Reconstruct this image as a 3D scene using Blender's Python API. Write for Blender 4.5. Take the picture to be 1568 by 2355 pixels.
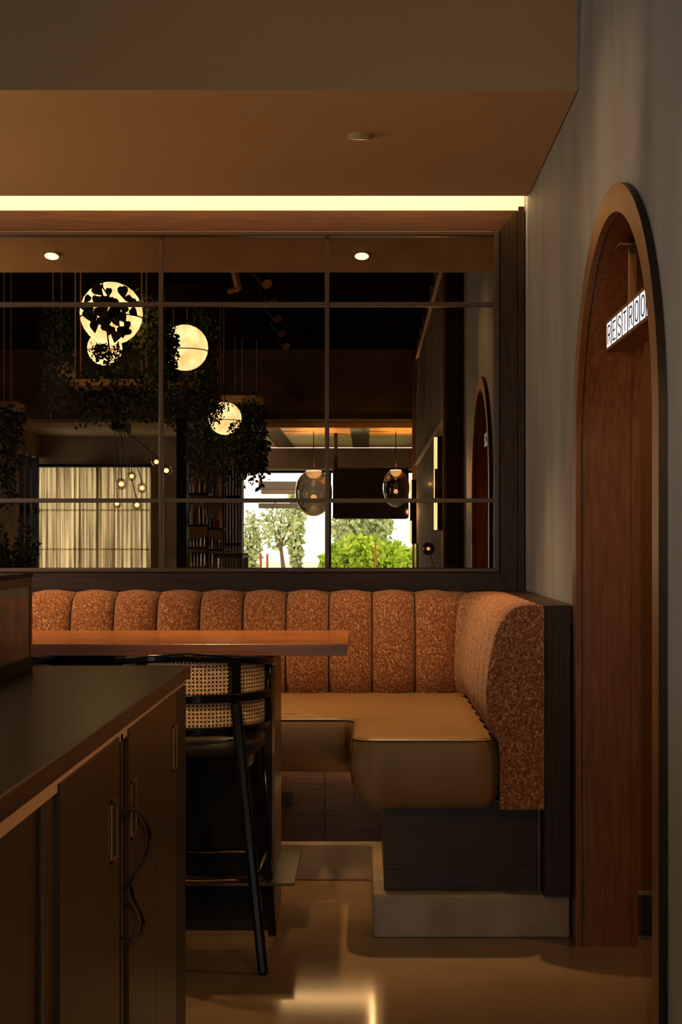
import bpy, bmesh, math, random
from mathutils import Vector, Matrix
random.seed(7)
PI = math.pi
for o in list(bpy.data.objects): bpy.data.objects.remove(o)
SC = bpy.context.scene
COL = SC.collection
# ------------------------------------------------------------------ camera
F, VX, VY, H = 3300.0, 842.0, 1247.0, 1.38
YM = 6.64                                   # plane of the mirror wall
cd = bpy.data.cameras.new('camera'); cam = bpy.data.objects.new('camera', cd); COL.objects.link(cam)
cam.location = (0, 0, H); cam.rotation_euler = (PI/2, 0, 0)
cd.sensor_fit = 'VERTICAL'; cd.sensor_height = 36; cd.sensor_width = 24
cd.lens = 36*F/2355
cd.shift_x = (784-VX)/2355; cd.shift_y = (VY-1177.5)/2355
cd.clip_start = .05; cd.clip_end = 300
SC.camera = cam
# ------------------------------------------------------------------ world, exposure
SC.view_settings.view_transform = 'Standard'; SC.view_settings.look = 'None'
SC.view_settings.exposure = 0.0; SC.view_settings.gamma = 1.0
try: SC.view_settings.use_curve_mapping = False
except Exception: pass
W = bpy.data.worlds.new('world'); SC.world = W; W.use_nodes = True
bgn = W.node_tree.nodes['Background']; bgn.inputs[0].default_value = (.90, .95, 1, 1); bgn.inputs[1].default_value = 7.5

def spot(name, loc, tgt, watts, size, blend=.5, col=(1, .62, .3), r=.03):
    l = bpy.data.lights.new(name, 'SPOT'); l.energy = watts; l.spot_size = math.radians(size); l.spot_blend = blend
    l.color = col; l.shadow_soft_size = r
    o = bpy.data.objects.new(name, l); COL.objects.link(o); o.location = loc
    o.rotation_euler = (Vector(tgt)-Vector(loc)).to_track_quat('-Z', 'Y').to_euler(); return o
def area(name, loc, tgt, watts, sx, sy, col=(1, .62, .3), portal=False, spread=180):
    l = bpy.data.lights.new(name, 'AREA'); l.shape = 'RECTANGLE'; l.size = sx; l.size_y = sy; l.energy = watts; l.color = col
    l.spread = math.radians(spread)
    if portal: l.cycles.is_portal = True
    o = bpy.data.objects.new(name, l); COL.objects.link(o); o.location = loc
    o.rotation_euler = (Vector(tgt)-Vector(loc)).to_track_quat('-Z', 'Y').to_euler(); return o
WARM = (1, .56, .22)
SOF_Y0, SOF_Y1, SOF_Z = 4.97, 6.49, 2.946
# LED profile lying on top of the dropped ceiling's edge, washing the wall slot
area('slot_light', (-1.7, 6.535, 3.10), (-1.7, 6.60, 2.6), 30, 4.8, .03, WARM)
# recessed lamps over the bench
spot('bench_lamp', (-.024, 5.56, 2.92), (.04, 5.66, 0), 200, 64, .8, WARM, .03)
spot('bench_lamp', (-1.705, 5.56, 2.92), (-1.66, 5.55, 0), 190, 84, .8, WARM, .03)
# track spots in the high ceiling behind the photographer
spot('track_lamp', (-.9, 1.9, 3.6), (-.50, 4.62, .90), 230, 14, .8, WARM, .05)
spot('track_lamp', (-2.2, 1.9, 3.6), (.7, 4.35, 2.5), 260, 16, 1, WARM, .05)
spot('passage_fill', (1.7, 4.3, 2.55), (1.5, 4.6, 0), 30, 150, .8, WARM, .05)  # added lamp without a fixture, brightens the passage behind the arch
# daylight openings
area('daylight_portal', (-5.95, .7, 1.15), (0, .7, 1.15), 1, .65, 2.3, portal=True)
area('daylight_portal', (-1.1, -8.65, 1.3), (-1.1, 0, 1.3), 1, 4.0, 2.4, portal=True)

# ------------------------------------------------------------------ materials
def _n(nt, t, **k):
    n = nt.nodes.new(t)
    for a, b in k.items(): setattr(n, a, b)
    return n
def mat(name, c1, rough=.5, metal=0., c2=None, scale=4, stretch=(1, 1, 1), detail=4, lo=.35, hi=.65, bump=0., bscale=None,
        coat=0., rvar=0., trans=0., ior=1.45, spec=.5, sheen=0., c3=None, distort=0.):
    m = bpy.data.materials.new(name); m.use_nodes = True; nt = m.node_tree; b = nt.nodes['Principled BSDF']
    I = b.inputs
    I['Base Color'].default_value = (*c1, 1); I['Roughness'].default_value = rough; I['Metallic'].default_value = metal
    I['Coat Weight'].default_value = coat; I['Coat Roughness'].default_value = .12
    I['Transmission Weight'].default_value = trans; I['IOR'].default_value = ior
    I['Specular IOR Level'].default_value = spec
    if sheen: I['Sheen Weight'].default_value = sheen
    tc = _n(nt, 'ShaderNodeTexCoord'); mp = _n(nt, 'ShaderNodeMapping'); mp.inputs['Scale'].default_value = stretch
    nt.links.new(tc.outputs['Object'], mp.inputs[0])
    if c2:
        nz = _n(nt, 'ShaderNodeTexNoise'); nz.inputs['Scale'].default_value = scale; nz.inputs['Detail'].default_value = detail
        nz.inputs['Distortion'].default_value = distort
        nt.links.new(mp.outputs[0], nz.inputs['Vector'])
        cr = _n(nt, 'ShaderNodeValToRGB'); e = cr.color_ramp.elements
        e[0].position = lo; e[0].color = (*c1, 1); e[1].position = hi; e[1].color = (*c2, 1)
        if c3: x = e.new((lo+hi)/2); x.color = (*c3, 1)
        nt.links.new(nz.outputs[0], cr.inputs[0]); nt.links.new(cr.outputs[0], I['Base Color'])
        if rvar:
            mr = _n(nt, 'ShaderNodeMapRange'); mr.inputs[3].default_value = rough-rvar; mr.inputs[4].default_value = rough+rvar
            nt.links.new(nz.outputs[0], mr.inputs[0]); nt.links.new(mr.outputs[0], I['Roughness'])
    if bump:
        nb = _n(nt, 'ShaderNodeTexNoise'); nb.inputs['Scale'].default_value = bscale or scale; nb.inputs['Detail'].default_value = 5
        nt.links.new(mp.outputs[0], nb.inputs['Vector'])
        bp = _n(nt, 'ShaderNodeBump'); bp.inputs['Strength'].default_value = bump; bp.inputs['Distance'].default_value = .01
        nt.links.new(nb.outputs[0], bp.inputs['Height']); nt.links.new(bp.outputs[0], I['Normal'])
    return m
def emat(name, col, s):
    m = bpy.data.materials.new(name); m.use_nodes = True; b = m.node_tree.nodes['Principled BSDF'].inputs
    b['Base Color'].default_value = (*col, 1); b['Emission Color'].default_value = (*col, 1); b['Emission Strength'].default_value = s
    return m
def pane_mat(name, tint=(1, 1, 1), refl=.08, rough=.0):
    m = bpy.data.materials.new(name); m.use_nodes = True; nt = m.node_tree; nt.nodes.remove(nt.nodes['Principled BSDF'])
    o = nt.nodes['Material Output']; t = _n(nt, 'ShaderNodeBsdfTransparent'); t.inputs[0].default_value = (*tint, 1)
    g = _n(nt, 'ShaderNodeBsdfGlossy'); g.inputs['Roughness'].default_value = rough; g.inputs[0].default_value = (.9, .9, .9, 1)
    lw = _n(nt, 'ShaderNodeLayerWeight'); lw.inputs[0].default_value = .35
    mr = _n(nt, 'ShaderNodeMapRange'); mr.inputs[3].default_value = refl; mr.inputs[4].default_value = .8
    mx = _n(nt, 'ShaderNodeMixShader'); nt.links.new(lw.outputs['Facing'], mr.inputs[0]); nt.links.new(mr.outputs[0], mx.inputs[0])
    nt.links.new(t.outputs[0], mx.inputs[1]); nt.links.new(g.outputs[0], mx.inputs[2]); nt.links.new(mx.outputs[0], o.inputs[0])
    return m
M = {}
M['plaster_brown'] = mat('plaster_brown', (.39, .285, .170), .8, c2=(.43, .315, .19), scale=.9, bump=.04, bscale=60)
M['plaster_grey'] = mat('plaster_grey', (.195, .218, .255), .62, c2=(.30, .325, .365), scale=2.2, stretch=(1, 1.6, .45), detail=6, lo=.3, hi=.7, bump=.12, bscale=6, distort=.6)
M['plaster_mottled'] = mat('plaster_mottled', (.10, .06, .03), .8, c2=(.24, .15, .08), scale=1.6, detail=8, lo=.3, hi=.7, distort=.5)
M['plaster_light'] = mat('plaster_light', (.16, .11, .07), .8, c2=(.42, .32, .22), scale=1.5, detail=7, lo=.3, hi=.7)
M['concrete_floor'] = mat('concrete_floor', (.20, .135, .080), .12, c2=(.27, .185, .11), scale=3.5, detail=9, lo=.25, hi=.75, rvar=.03, spec=.45)
M['concrete_curb'] = mat('concrete_curb', (.24, .18, .13), .55, c2=(.36, .285, .215), scale=7, detail=8, lo=.3, hi=.7, bump=.15, bscale=30)
M['dark_oak_h'] = mat('dark_oak_h', (.022, .012, .007), .42, spec=.3, c2=(.046, .026, .015), scale=9, stretch=(.6, 8, 14), detail=6, bump=.12, bscale=16)
M['dark_oak_v'] = mat('dark_oak_v', (.022, .013, .008), .42, spec=.3, c2=(.044, .027, .016), scale=9, stretch=(9, 9, .5), detail=6, bump=.12, bscale=14)
M['lit_oak_top'] = mat('lit_oak_top', (.036, .012, .004), .55, c2=(.062, .022, .008), scale=9, stretch=(.6, 8, 14), detail=6)  # redder oak copy, the slot's orange glow put into the colour
M['bead_wood'] = mat('bead_wood', (.060, .038, .026), .35)
M['mahogany'] = mat('mahogany', (.13, .042, .014), .42, c2=(.25, .095, .035), scale=7, stretch=(9, 9, .7), detail=7, lo=.3, hi=.72, bump=.06, bscale=14)
M['bronze'] = mat('bronze', (.25, .13, .065), .42, metal=.7, c2=(.34, .19, .10), scale=6, stretch=(1, 1, .05), detail=5)
M['bronze_dark'] = mat('bronze_dark', (.022, .016, .013), .45, metal=.3)
M['table_wood'] = mat('table_wood', (.20, .062, .018), .22, c2=(.52, .20, .065), scale=9, stretch=(.3, 10, 6), detail=8, lo=.36, hi=.64, coat=.15)
M['table_edge'] = mat('table_edge', (.12, .042, .016), .35, c2=(.24, .088, .034), scale=5, stretch=(.5, 3, 26), detail=7, lo=.3, hi=.7)
M['leather'] = mat('leather', (.20, .118, .052), .42, c2=(.22, .132, .060), scale=3, bump=.05, bscale=140, spec=.4)
M['groove_shade_fabric'] = mat('groove_shade_fabric', (.035, .012, .005), .9)
M['seam'] = mat('seam', (.03, .02, .014), .6)
M['thread'] = mat('thread', (.26, .17, .10), .6)
M['fabric'] = mat('fabric', (.13, .036, .009), .9, c2=(.66, .41, .25), c3=(.27, .092, .029), scale=150, stretch=(1.1, 1.1, .75), detail=2, lo=.36, hi=.68, bump=.6, bscale=190, sheen=.2, distort=1.2)
M['black_lacquer'] = mat('black_lacquer', (.004, .004, .005), .18, spec=.35)
M['black_leather'] = mat('black_leather', (.014, .011, .010), .45, bump=.05, bscale=120)
M['black_matte'] = mat('black_matte', (.008, .007, .007), .55, spec=.25)
M['pedestal_side'] = mat('pedestal_side', (.12, .065, .03), .4, c2=(.16, .09, .04), scale=6, stretch=(6, 6, .5))
M['steel_plate'] = mat('steel_plate', (.018, .013, .009), .40, metal=.2, c2=(.055, .038, .022), scale=8, detail=8)
M['brass'] = mat('brass', (.42, .25, .07), .32, metal=1)
M['bronze_tube'] = mat('bronze_tube', (.16, .11, .07), .3, metal=1)
M['counter_stone'] = mat('counter_stone', (.022, .018, .012), .20, c2=(.036, .028, .019), scale=25, detail=6, bump=.1, bscale=90, spec=.3)
M['counter_edge'] = mat('counter_edge', (.045, .022, .012), .4, c2=(.075, .038, .02), scale=6, stretch=(14, .6, 14), detail=5)
M['cabinet_wood'] = mat('cabinet_wood', (.040, .022, .011), .38, c2=(.060, .034, .017), scale=5, stretch=(10, 10, .4), detail=6)
M['cabinet_dark'] = mat('cabinet_dark', (.015, .010, .007), .5)
M['pale_rail'] = mat('pale_rail', (.48, .32, .22), .45)
M['cable'] = mat('cable', (.006, .005, .005), .4)
M['fluted'] = pane_mat('fluted', (.70, .68, .64), .16, .08)
M['orange_wall'] = mat('orange_wall', (.20, .085, .03), .6)
M['green_tile'] = mat('green_tile', (.055, .065, .045), .3)
M['white_trim'] = mat('white_trim', (.35, .30, .24), .6)
M['sign_face'] = emat('sign_face', (.86, .89, .95), .95)
M['letter'] = mat('letter', (.01, .01, .012), .5)
M['led'] = emat('led', (1, .80, .40), 1.05); M['led'].node_tree.nodes['Principled BSDF'].inputs['Base Color'].default_value = (.4, .32, .2, 1)
M['lamp_glow'] = emat('lamp_glow', (1, .80, .52), 6)
M['lantern'] = emat('lantern', (1, .82, .47), 3.3)
def _lant():
    nt = M['lantern'].node_tree; tc = _n(nt, 'ShaderNodeTexCoord'); nz = _n(nt, 'ShaderNodeTexNoise'); nz.inputs['Scale'].default_value = 9; nz.inputs['Detail'].default_value = 6
    cr = _n(nt, 'ShaderNodeValToRGB'); e = cr.color_ramp.elements; e[0].position = .35; e[0].color = (.92, .56, .24, 1); e[1].position = .6; e[1].color = (1, .86, .52, 1)
    nt.links.new(tc.outputs['Object'], nz.inputs['Vector']); nt.links.new(nz.outputs[0], cr.inputs[0]); nt.links.new(cr.outputs[0], nt.nodes['Principled BSDF'].inputs['Emission Color'])
_lant()
M['bulb'] = emat('bulb', (1, .72, .36), 9)
M['fill_glow'] = emat('fill_glow', (1, .66, .30), 230)
M['strip_glow'] = emat('strip_glow', (1, .58, .22), 20)
M['sconce_glow'] = emat('sconce_glow', (1, .68, .32), 3.2)
M['glass'] = pane_mat('glass', (.97, .98, .97), .05)
M['smoke_glass'] = pane_mat('smoke_glass', (.24, .20, .16), .2)
M['clear_glass'] = pane_mat('clear_glass', (.85, .75, .6), .12)
M['rope'] = mat('rope', (.35, .20, .08), .7)
M['tray'] = mat('tray', (.36, .19, .08), .6, c2=(.5, .27, .12), scale=10)
M['white_pot'] = mat('white_pot', (.6, .55, .48), .5)
M['leaf_dark'] = mat('leaf_dark', (.008, .016, .005), .6, c2=(.026, .042, .012), scale=6)
M['leaf_olive'] = mat('leaf_olive', (.03, .045, .010), .6, c2=(.08, .085, .02), scale=6)
M['leaf_grey'] = mat('leaf_grey', (.06, .075, .05), .6)
M['out_green'] = mat('out_green', (.20, .36, .010), .7, c2=(.46, .60, .05), scale=3)
M['out_pale'] = mat('out_pale', (.26, .34, .14), .7, c2=(.48, .52, .28), scale=3)
M['bark'] = mat('bark', (.12, .08, .05), .8)
M['beam'] = mat('beam', (.02, .014, .009), .95, spec=0)
M['rust'] = mat('rust', (.42, .12, .05), .7)
M['ground'] = mat('ground', (.35, .33, .27), .9, c2=(.25, .35, .15), scale=.6)
M['out_wall'] = mat('out_wall', (.75, .73, .68), .9)
M['louver'] = mat('louver', (.12, .085, .06), .7)
M['gold_ceiling'] = mat('gold_ceiling', (.50, .27, .09), .4, metal=.35, c2=(.75, .48, .2), scale=2.5, detail=8, lo=.3, hi=.7)
M['mirror_tile'] = mat('mirror_tile', (.7, .66, .55), .08, metal=1, c2=(.85, .8, .68), scale=5, detail=8)
M['bottle_green'] = mat('bottle_green', (.02, .06, .02), .08, spec=.8)
M['bottle_amber'] = mat('bottle_amber', (.35, .12, .02), .1, spec=.8)
M['bottle_red'] = mat('bottle_red', (.4, .03, .015), .1, spec=.8)
M['bottle_dark'] = mat('bottle_dark', (.01, .01, .01), .1, spec=.8)
M['bottle_clear'] = mat('bottle_clear', (.55, .52, .48), .08, spec=.8)
M['plate_dark'] = mat('plate_dark', (.03, .03, .03), .4)
# mirror: bronze tinted, faintly mottled
def mirror_mat():
    m = bpy.data.materials.new('bronze_mirror'); m.use_nodes = True; nt = m.node_tree; nt.nodes.remove(nt.nodes['Principled BSDF'])
    g = _n(nt, 'ShaderNodeBsdfGlossy'); g.inputs['Roughness'].default_value = .004
    tc = _n(nt, 'ShaderNodeTexCoord'); nz = _n(nt, 'ShaderNodeTexNoise'); nz.inputs['Scale'].default_value = 5; nz.inputs['Detail'].default_value = 8
    cr = _n(nt, 'ShaderNodeValToRGB'); e = cr.color_ramp.elements
    e[0].position = .3; e[0].color = (.36, .285, .20, 1); e[1].position = .7; e[1].color = (.48, .385, .275, 1)
    nt.links.new(tc.outputs['Object'], nz.inputs['Vector']); nt.links.new(nz.outputs[0], cr.inputs[0]); nt.links.new(cr.outputs[0], g.inputs[0])
    nt.links.new(g.outputs[0], nt.nodes['Material Output'].inputs[0]); return m
M['mirror'] = mirror_mat()
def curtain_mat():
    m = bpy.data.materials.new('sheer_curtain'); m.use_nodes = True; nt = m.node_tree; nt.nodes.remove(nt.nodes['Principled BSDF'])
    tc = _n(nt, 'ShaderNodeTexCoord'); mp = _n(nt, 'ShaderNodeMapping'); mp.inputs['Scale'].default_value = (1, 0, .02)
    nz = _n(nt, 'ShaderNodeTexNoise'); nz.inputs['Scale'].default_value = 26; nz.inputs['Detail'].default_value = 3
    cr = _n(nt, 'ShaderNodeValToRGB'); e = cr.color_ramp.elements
    e[0].position = .36; e[0].color = (.20, .13, .07, 1); e[1].position = .60; e[1].color = (1, .84, .52, 1)  # dark end of the ramp paints shade between the folds into the cloth
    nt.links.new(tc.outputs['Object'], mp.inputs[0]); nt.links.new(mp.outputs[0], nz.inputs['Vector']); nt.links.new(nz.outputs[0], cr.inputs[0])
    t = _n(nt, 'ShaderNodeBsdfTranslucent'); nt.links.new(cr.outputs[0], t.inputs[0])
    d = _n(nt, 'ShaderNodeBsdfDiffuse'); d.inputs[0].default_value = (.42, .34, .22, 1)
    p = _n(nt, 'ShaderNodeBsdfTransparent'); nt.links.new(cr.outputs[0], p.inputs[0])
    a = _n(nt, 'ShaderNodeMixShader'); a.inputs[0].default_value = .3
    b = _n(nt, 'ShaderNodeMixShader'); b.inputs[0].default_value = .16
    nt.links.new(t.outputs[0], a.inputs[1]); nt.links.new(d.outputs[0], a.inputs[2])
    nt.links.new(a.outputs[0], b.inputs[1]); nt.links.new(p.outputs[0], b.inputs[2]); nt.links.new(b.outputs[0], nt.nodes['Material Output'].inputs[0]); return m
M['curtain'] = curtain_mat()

# ------------------------------------------------------------------ mesh helpers
def B(): return bmesh.new()
def box(bm, x0, x1, y0, y1, z0, z1):
    x0, x1 = min(x0, x1), max(x0, x1); y0, y1 = min(y0, y1), max(y0, y1); z0, z1 = min(z0, z1), max(z0, z1)
    v = [bm.verts.new(p) for p in ((x0,y0,z0),(x1,y0,z0),(x1,y1,z0),(x0,y1,z0),(x0,y0,z1),(x1,y0,z1),(x1,y1,z1),(x0,y1,z1))]
    for f in ((0,3,2,1),(4,5,6,7),(0,1,5,4),(1,2,6,5),(2,3,7,6),(3,0,4,7)): bm.faces.new([v[i] for i in f])
    return bm
def bx(*a): return box(B(), *a)
def prism(bm, pts, z0, z1, axis='z'):
    def P(p, h):
        if axis == 'z': return (p[0], p[1], h)
        if axis == 'y': return (p[0], h, p[1])
        return (h, p[0], p[1])
    a = [bm.verts.new(P(p, z0)) for p in pts]; b = [bm.verts.new(P(p, z1)) for p in pts]; n = len(pts)
    bm.faces.new(a); bm.faces.new(b[::-1])
    for i in range(n): bm.faces.new((a[i], b[i], b[(i+1) % n], a[(i+1) % n]))
    bmesh.ops.recalc_face_normals(bm, faces=bm.faces); return bm
def tube(bm, pts, r, seg=8, closed=False, flat=1., up=Vector((0, 0, 1))):
    pts = [Vector(p) for p in pts]; n = len(pts); rs = r if isinstance(r, (list, tuple)) else [r]*n; rings = []
    for i, p in enumerate(pts):
        if closed: d = pts[(i+1) % n]-pts[i-1]
        else: d = pts[min(i+1, n-1)]-pts[max(i-1, 0)]
        d.normalize(); u = up if abs(d.dot(up)) < .95 else Vector((1, 0, 0)); s = d.cross(u).normalized(); t = s.cross(d)
        rings.append([bm.verts.new(p+(s*math.cos(k*2*PI/seg)+t*math.sin(k*2*PI/seg)*flat)*rs[i]) for k in range(seg)])
    for i in range(n if closed else n-1):
        a, b = rings[i], rings[(i+1) % n]
        for k in range(seg): bm.faces.new((a[k], a[(k+1) % seg], b[(k+1) % seg], b[k]))
    if not closed: bm.faces.new(rings[0][::-1]); bm.faces.new(rings[-1])
    return bm
def sweep(bm, pts, prof, closed=False):
    """prof: closed section [(out, up)], out = horizontal normal to the right of travel"""
    pts = [Vector(p) for p in pts]; n = len(pts); rings = []
    for i, p in enumerate(pts):
        d = (pts[(i+1) % n]-pts[i-1]) if closed else pts[min(i+1, n-1)]-pts[max(i-1, 0)]
        d.z = 0; d.normalize(); s = Vector((d.y, -d.x, 0))
        rings.append([bm.verts.new(p+s*a+Vector((0, 0, b))) for a, b in prof])
    m = len(prof)
    for i in range(n if closed else n-1):
        a, b = rings[i], rings[(i+1) % n]
        for k in range(m): bm.faces.new((a[k], a[(k+1) % m], b[(k+1) % m], b[k]))
    if not closed: bm.faces.new(rings[0][::-1]); bm.faces.new(rings[-1])
    bmesh.ops.recalc_face_normals(bm, faces=bm.faces); return bm
def lathe(bm, prof, c, seg=20, axis='z'):
    rings = []
    for r, h in prof:
        ring = []
        for k in range(seg):
            a = k*2*PI/seg
            if axis == 'z': p = (c[0]+r*math.cos(a), c[1]+r*math.sin(a), c[2]+h)
            elif axis == 'x': p = (c[0]+h, c[1]+r*math.cos(a), c[2]+r*math.sin(a))
            else: p = (c[0]+r*math.cos(a), c[1]+h, c[2]+r*math.sin(a))
            ring.append(bm.verts.new(p))
        rings.append(ring)
    for a, b in zip(rings, rings[1:]):
        for k in range(seg): bm.faces.new((a[k], a[(k+1) % seg], b[(k+1) % seg], b[k]))
    if prof[0][0] > 1e-4: bm.faces.new(rings[0][::-1])
    if prof[-1][0] > 1e-4: bm.faces.new(rings[-1])
    bmesh.ops.remove_doubles(bm, verts=bm.verts, dist=1e-5)
    bmesh.ops.recalc_face_normals(bm, faces=bm.faces); return bm
def ball(bm, c, r, seg=20, sz=1.):
    pr = [(max(r*math.sin(i*PI/12), 0), -r*sz*math.cos(i*PI/12)) for i in range(13)]
    return lathe(bm, pr, c, seg)
def obj(name, bm, m, parent=None, bevel=0., smooth=False, segs=2):
    me = bpy.data.meshes.new(name); bm.to_mesh(me); bm.free()
    if parent is not None:
        off = parent.matrix_world.translation if False else abs_loc(parent)
        me.transform(Matrix.Translation(-off))
    o = bpy.data.objects.new(name, me); COL.objects.link(o)
    me.materials.append(M[m] if isinstance(m, str) else m)
    if parent is not None: o.parent = parent
    if smooth:
        for p in me.polygons: p.use_smooth = True
    if bevel:
        b = o.modifiers.new('bevel', 'BEVEL'); b.width = bevel; b.segments = segs; b.limit_method = 'ANGLE'; b.angle_limit = math.radians(40)
        b.harden_normals = False
    return o
def abs_loc(o):
    v = Vector(o.location)
    while o.parent: o = o.parent; v += Vector(o.location)
    return v
def tag(o, label, cat, group=None, kind=None):
    o['label'] = label; o['category'] = cat
    if group: o['group'] = group
    if kind: o['kind'] = kind
    return o
def thing(name, label, cat, loc=(0, 0, 0), group=None):
    o = bpy.data.objects.new(name, None); o.empty_display_size = .1; COL.objects.link(o); o.location = loc
    return tag(o, label, cat, group)
def struct(name, bm, m, parent=None, **k):
    o = obj(name, bm, m, parent, **k); o['kind'] = 'structure'; return o
def copy_tree(o, parent=None):
    c = o.copy(); COL.objects.link(c); c.parent = parent
    for ch in list(o.children): copy_tree(ch, c)
    return c
def V(x, y, dv):            # what the mirror shows at a pixel, dv metres along the reflected view
    return Vector(((x-VX)*dv/F, 2*YM-dv, H-(y-VY)*dv/F))
def on_x(x, y, X):          # point of the plane X seen at a pixel
    d = X*F/(x-VX); return Vector((X, d, H-(y-VY)*d/F))

# ------------------------------------------------------------------ structure: near part
XR, XF = .736, .714
AY, AR, AZ, RI = 4.239, .733, 1.687, .653        # arch centre, outer radius, spring height, inner radius
XJ = .926                                        # far side of the arch reveal
def arch_loop(r, n=40, bottom=0.):
    pts = [(AY+r, bottom)]
    for i in range(n+1):
        a = i*PI/n; pts.append((AY+r*math.cos(a), AZ+r*math.sin(a)))
    pts.append((AY-r, bottom)); return pts
CZ = 3.95
struct('floor', bx(-6, 2.6, -9, 7.0, -.1, 0), 'concrete_floor')
# right wall with the arched opening
bm = B()
lo = arch_loop(RI+.02); outer = [(y, z) for y, z in lo]
def wall_with_arch(bm, x0, x1, ya, yb, zt, loop):
    cs = []
    for x in (x0, x1):
        lv = [bm.verts.new((x, y, z)) for y, z in loop]
        # strips to the top edge
        tv = [bm.verts.new((x, y, zt)) for y, z in loop]
        for i in range(len(loop)-1):
            if i == 0 or i == len(loop)-2: continue
            bm.faces.new((lv[i], lv[i+1], tv[i+1], tv[i]))
        f0 = bm.verts.new((x, yb, 0)); f1 = bm.verts.new((x, yb, zt))
        bm.faces.new((lv[0], f0, f1, tv[1], lv[1]))
        g0 = bm.verts.new((x, ya, 0)); g1 = bm.verts.new((x, ya, zt))
        bm.faces.new((lv[-1], g0, g1, tv[-2], lv[-2]))
        cs.append(lv)
    for i in range(len(loop)-1): bm.faces.new((cs[0][i], cs[0][i+1], cs[1][i+1], cs[1][i]))
    bmesh.ops.recalc_face_normals(bm, faces=bm.faces)
wall_with_arch(bm, XR, XJ-.01, 2.45, 6.8, CZ, lo)
struct('wall_right', bm, 'plaster_grey')
# arch casing: a ring on the wall and the wood lining of the reveal
arch = thing('arch_casing', 'tall round-topped bronze and mahogany casing around the restroom passage', 'archway', (XF, AY, 0))
bm = B(); a = arch_loop(AR); b = arch_loop(RI)
vs = [[bm.verts.new((x, y, z)) for y, z in l] for l, x in ((a, XR-.001), (a, XF), (b, XF), (b, XF+.02))]
faces_face = []
for k in range(3):
    for i in range(len(a)-1): bm.faces.new((vs[k][i], vs[k][i+1], vs[k+1][i+1], vs[k+1][i]))
bmesh.ops.recalc_face_normals(bm, faces=bm.faces)
ring = obj('casing_face', bm, 'bronze', arch, smooth=False); ring['label'] = 'brushed bronze front band of the arch'
ring.data.materials.append(M['bronze_dark']); ring.data.materials.append(M['mahogany'])
for p in ring.data.polygons:
    c_ = p.center
    if abs(p.normal.x) < .5 and math.hypot(c_.y, max(0, c_.z-AZ)) > (AR+RI)/2: p.material_index = 1
    elif abs(p.normal.x) < .5: p.material_index = 2
for i, (r0, x0, x1, mt, nm) in enumerate(((RI, XF+.02, XJ-.022, 'mahogany', 'reveal_lining'), (RI-.004, XJ-.022, XJ, 'mahogany', 'reveal_edge'))):
    bm = B(); l = arch_loop(r0); l2 = arch_loop(r0+.018)
    q = [[bm.verts.new((x, y, z)) for y, z in ll] for ll, x in ((l2, x0), (l, x0), (l, x1), (l2, x1))]
    for k in range(3):
        for j in range(len(l)-1): bm.faces.new((q[k][j], q[k][j+1], q[k+1][j+1], q[k+1][j]))
    bmesh.ops.recalc_face_normals(bm, faces=bm.faces)
    obj(nm, bm, mt, arch)
bm = B(); l = arch_loop(RI-.003); l2 = arch_loop(RI+.01)
q = [[bm.verts.new((x, y, z)) for y, z in ll] for ll, x in ((l2, XF+.021), (l, XF+.021), (l, XF+.024), (l2, XF+.024))]
for k in range(3):
    for j in range(len(l)-1): bm.faces.new((q[k][j], q[k][j+1], q[k+1][j+1], q[k+1][j]))
obj('dark_bead', bm, 'bronze_dark', arch)  # thin dark line where the ring meets the reveal
# passage behind the arch
struct('wall_passage', bx(XJ, 2.5, 5.0, 5.15, .165, CZ), 'orange_wall')
struct('wall_passage_end', bx(2.5, 2.6, 2.0, 5.15, 0, CZ), 'orange_wall')
struct('wall_passage_near', bx(XJ, 2.5, 1.9, 2.0, 0, CZ), 'orange_wall')
struct('ceiling_passage', bx(XJ, 2.6, 1.9, 5.15, 2.6, 2.7), 'plaster_brown')
bb = struct('baseboard_passage', bx(XJ, 2.5, 4.995, 5.15, 0, .165), 'white_trim')
for i in range(5):
    x = XJ+.02+i*.23
    bm = B()
    for k, w in enumerate((0, .022, .044)):
        box(bm, x+w, x+.21-w, 4.988-.004*(k % 2)-.002*k, 4.996, .012+w*.7, .153-w*.7)
    obj('tile', bm, 'green_tile', bb, bevel=.002)

# dropped ceiling over the bench with its fascia
soff = struct('ceiling', prism(B(), [(SOF_Y0, SOF_Z), (SOF_Y1, SOF_Z), (SOF_Y1, SOF_Z+.05), (SOF_Y0+.03, SOF_Z+.05), (SOF_Y0+.03, CZ), (SOF_Y0, CZ)], -6, XR-.004, 'x'), 'plaster_brown')
struct('trim_1', bx(XR-.006, XR+.0, SOF_Y0-.012, SOF_Y0, SOF_Z, CZ), 'plaster_grey')
# back wall and lit slot
struct('wall_back', bx(-6, 2.6, YM+.03, YM+.18, 0, CZ), 'dark_oak_h')
struct('ceiling_slot', bx(-6, XR, SOF_Y0+.04, YM+.03, 3.25, 3.3), 'plaster_brown')
led = thing('cove_light', 'glowing warm light strip in the slot between ceiling and wood wall', 'light', (-1.7, YM-.01, 2.915))
obj('diffuser', bx(-5.9, XR-.004, YM+.0, YM+.028, 2.918, 3.12), 'led', led)
obj('profile', bx(-5.9, XR-.004, 6.50, 6.54, 3.0, 3.06), 'white_pot', led)

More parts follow.
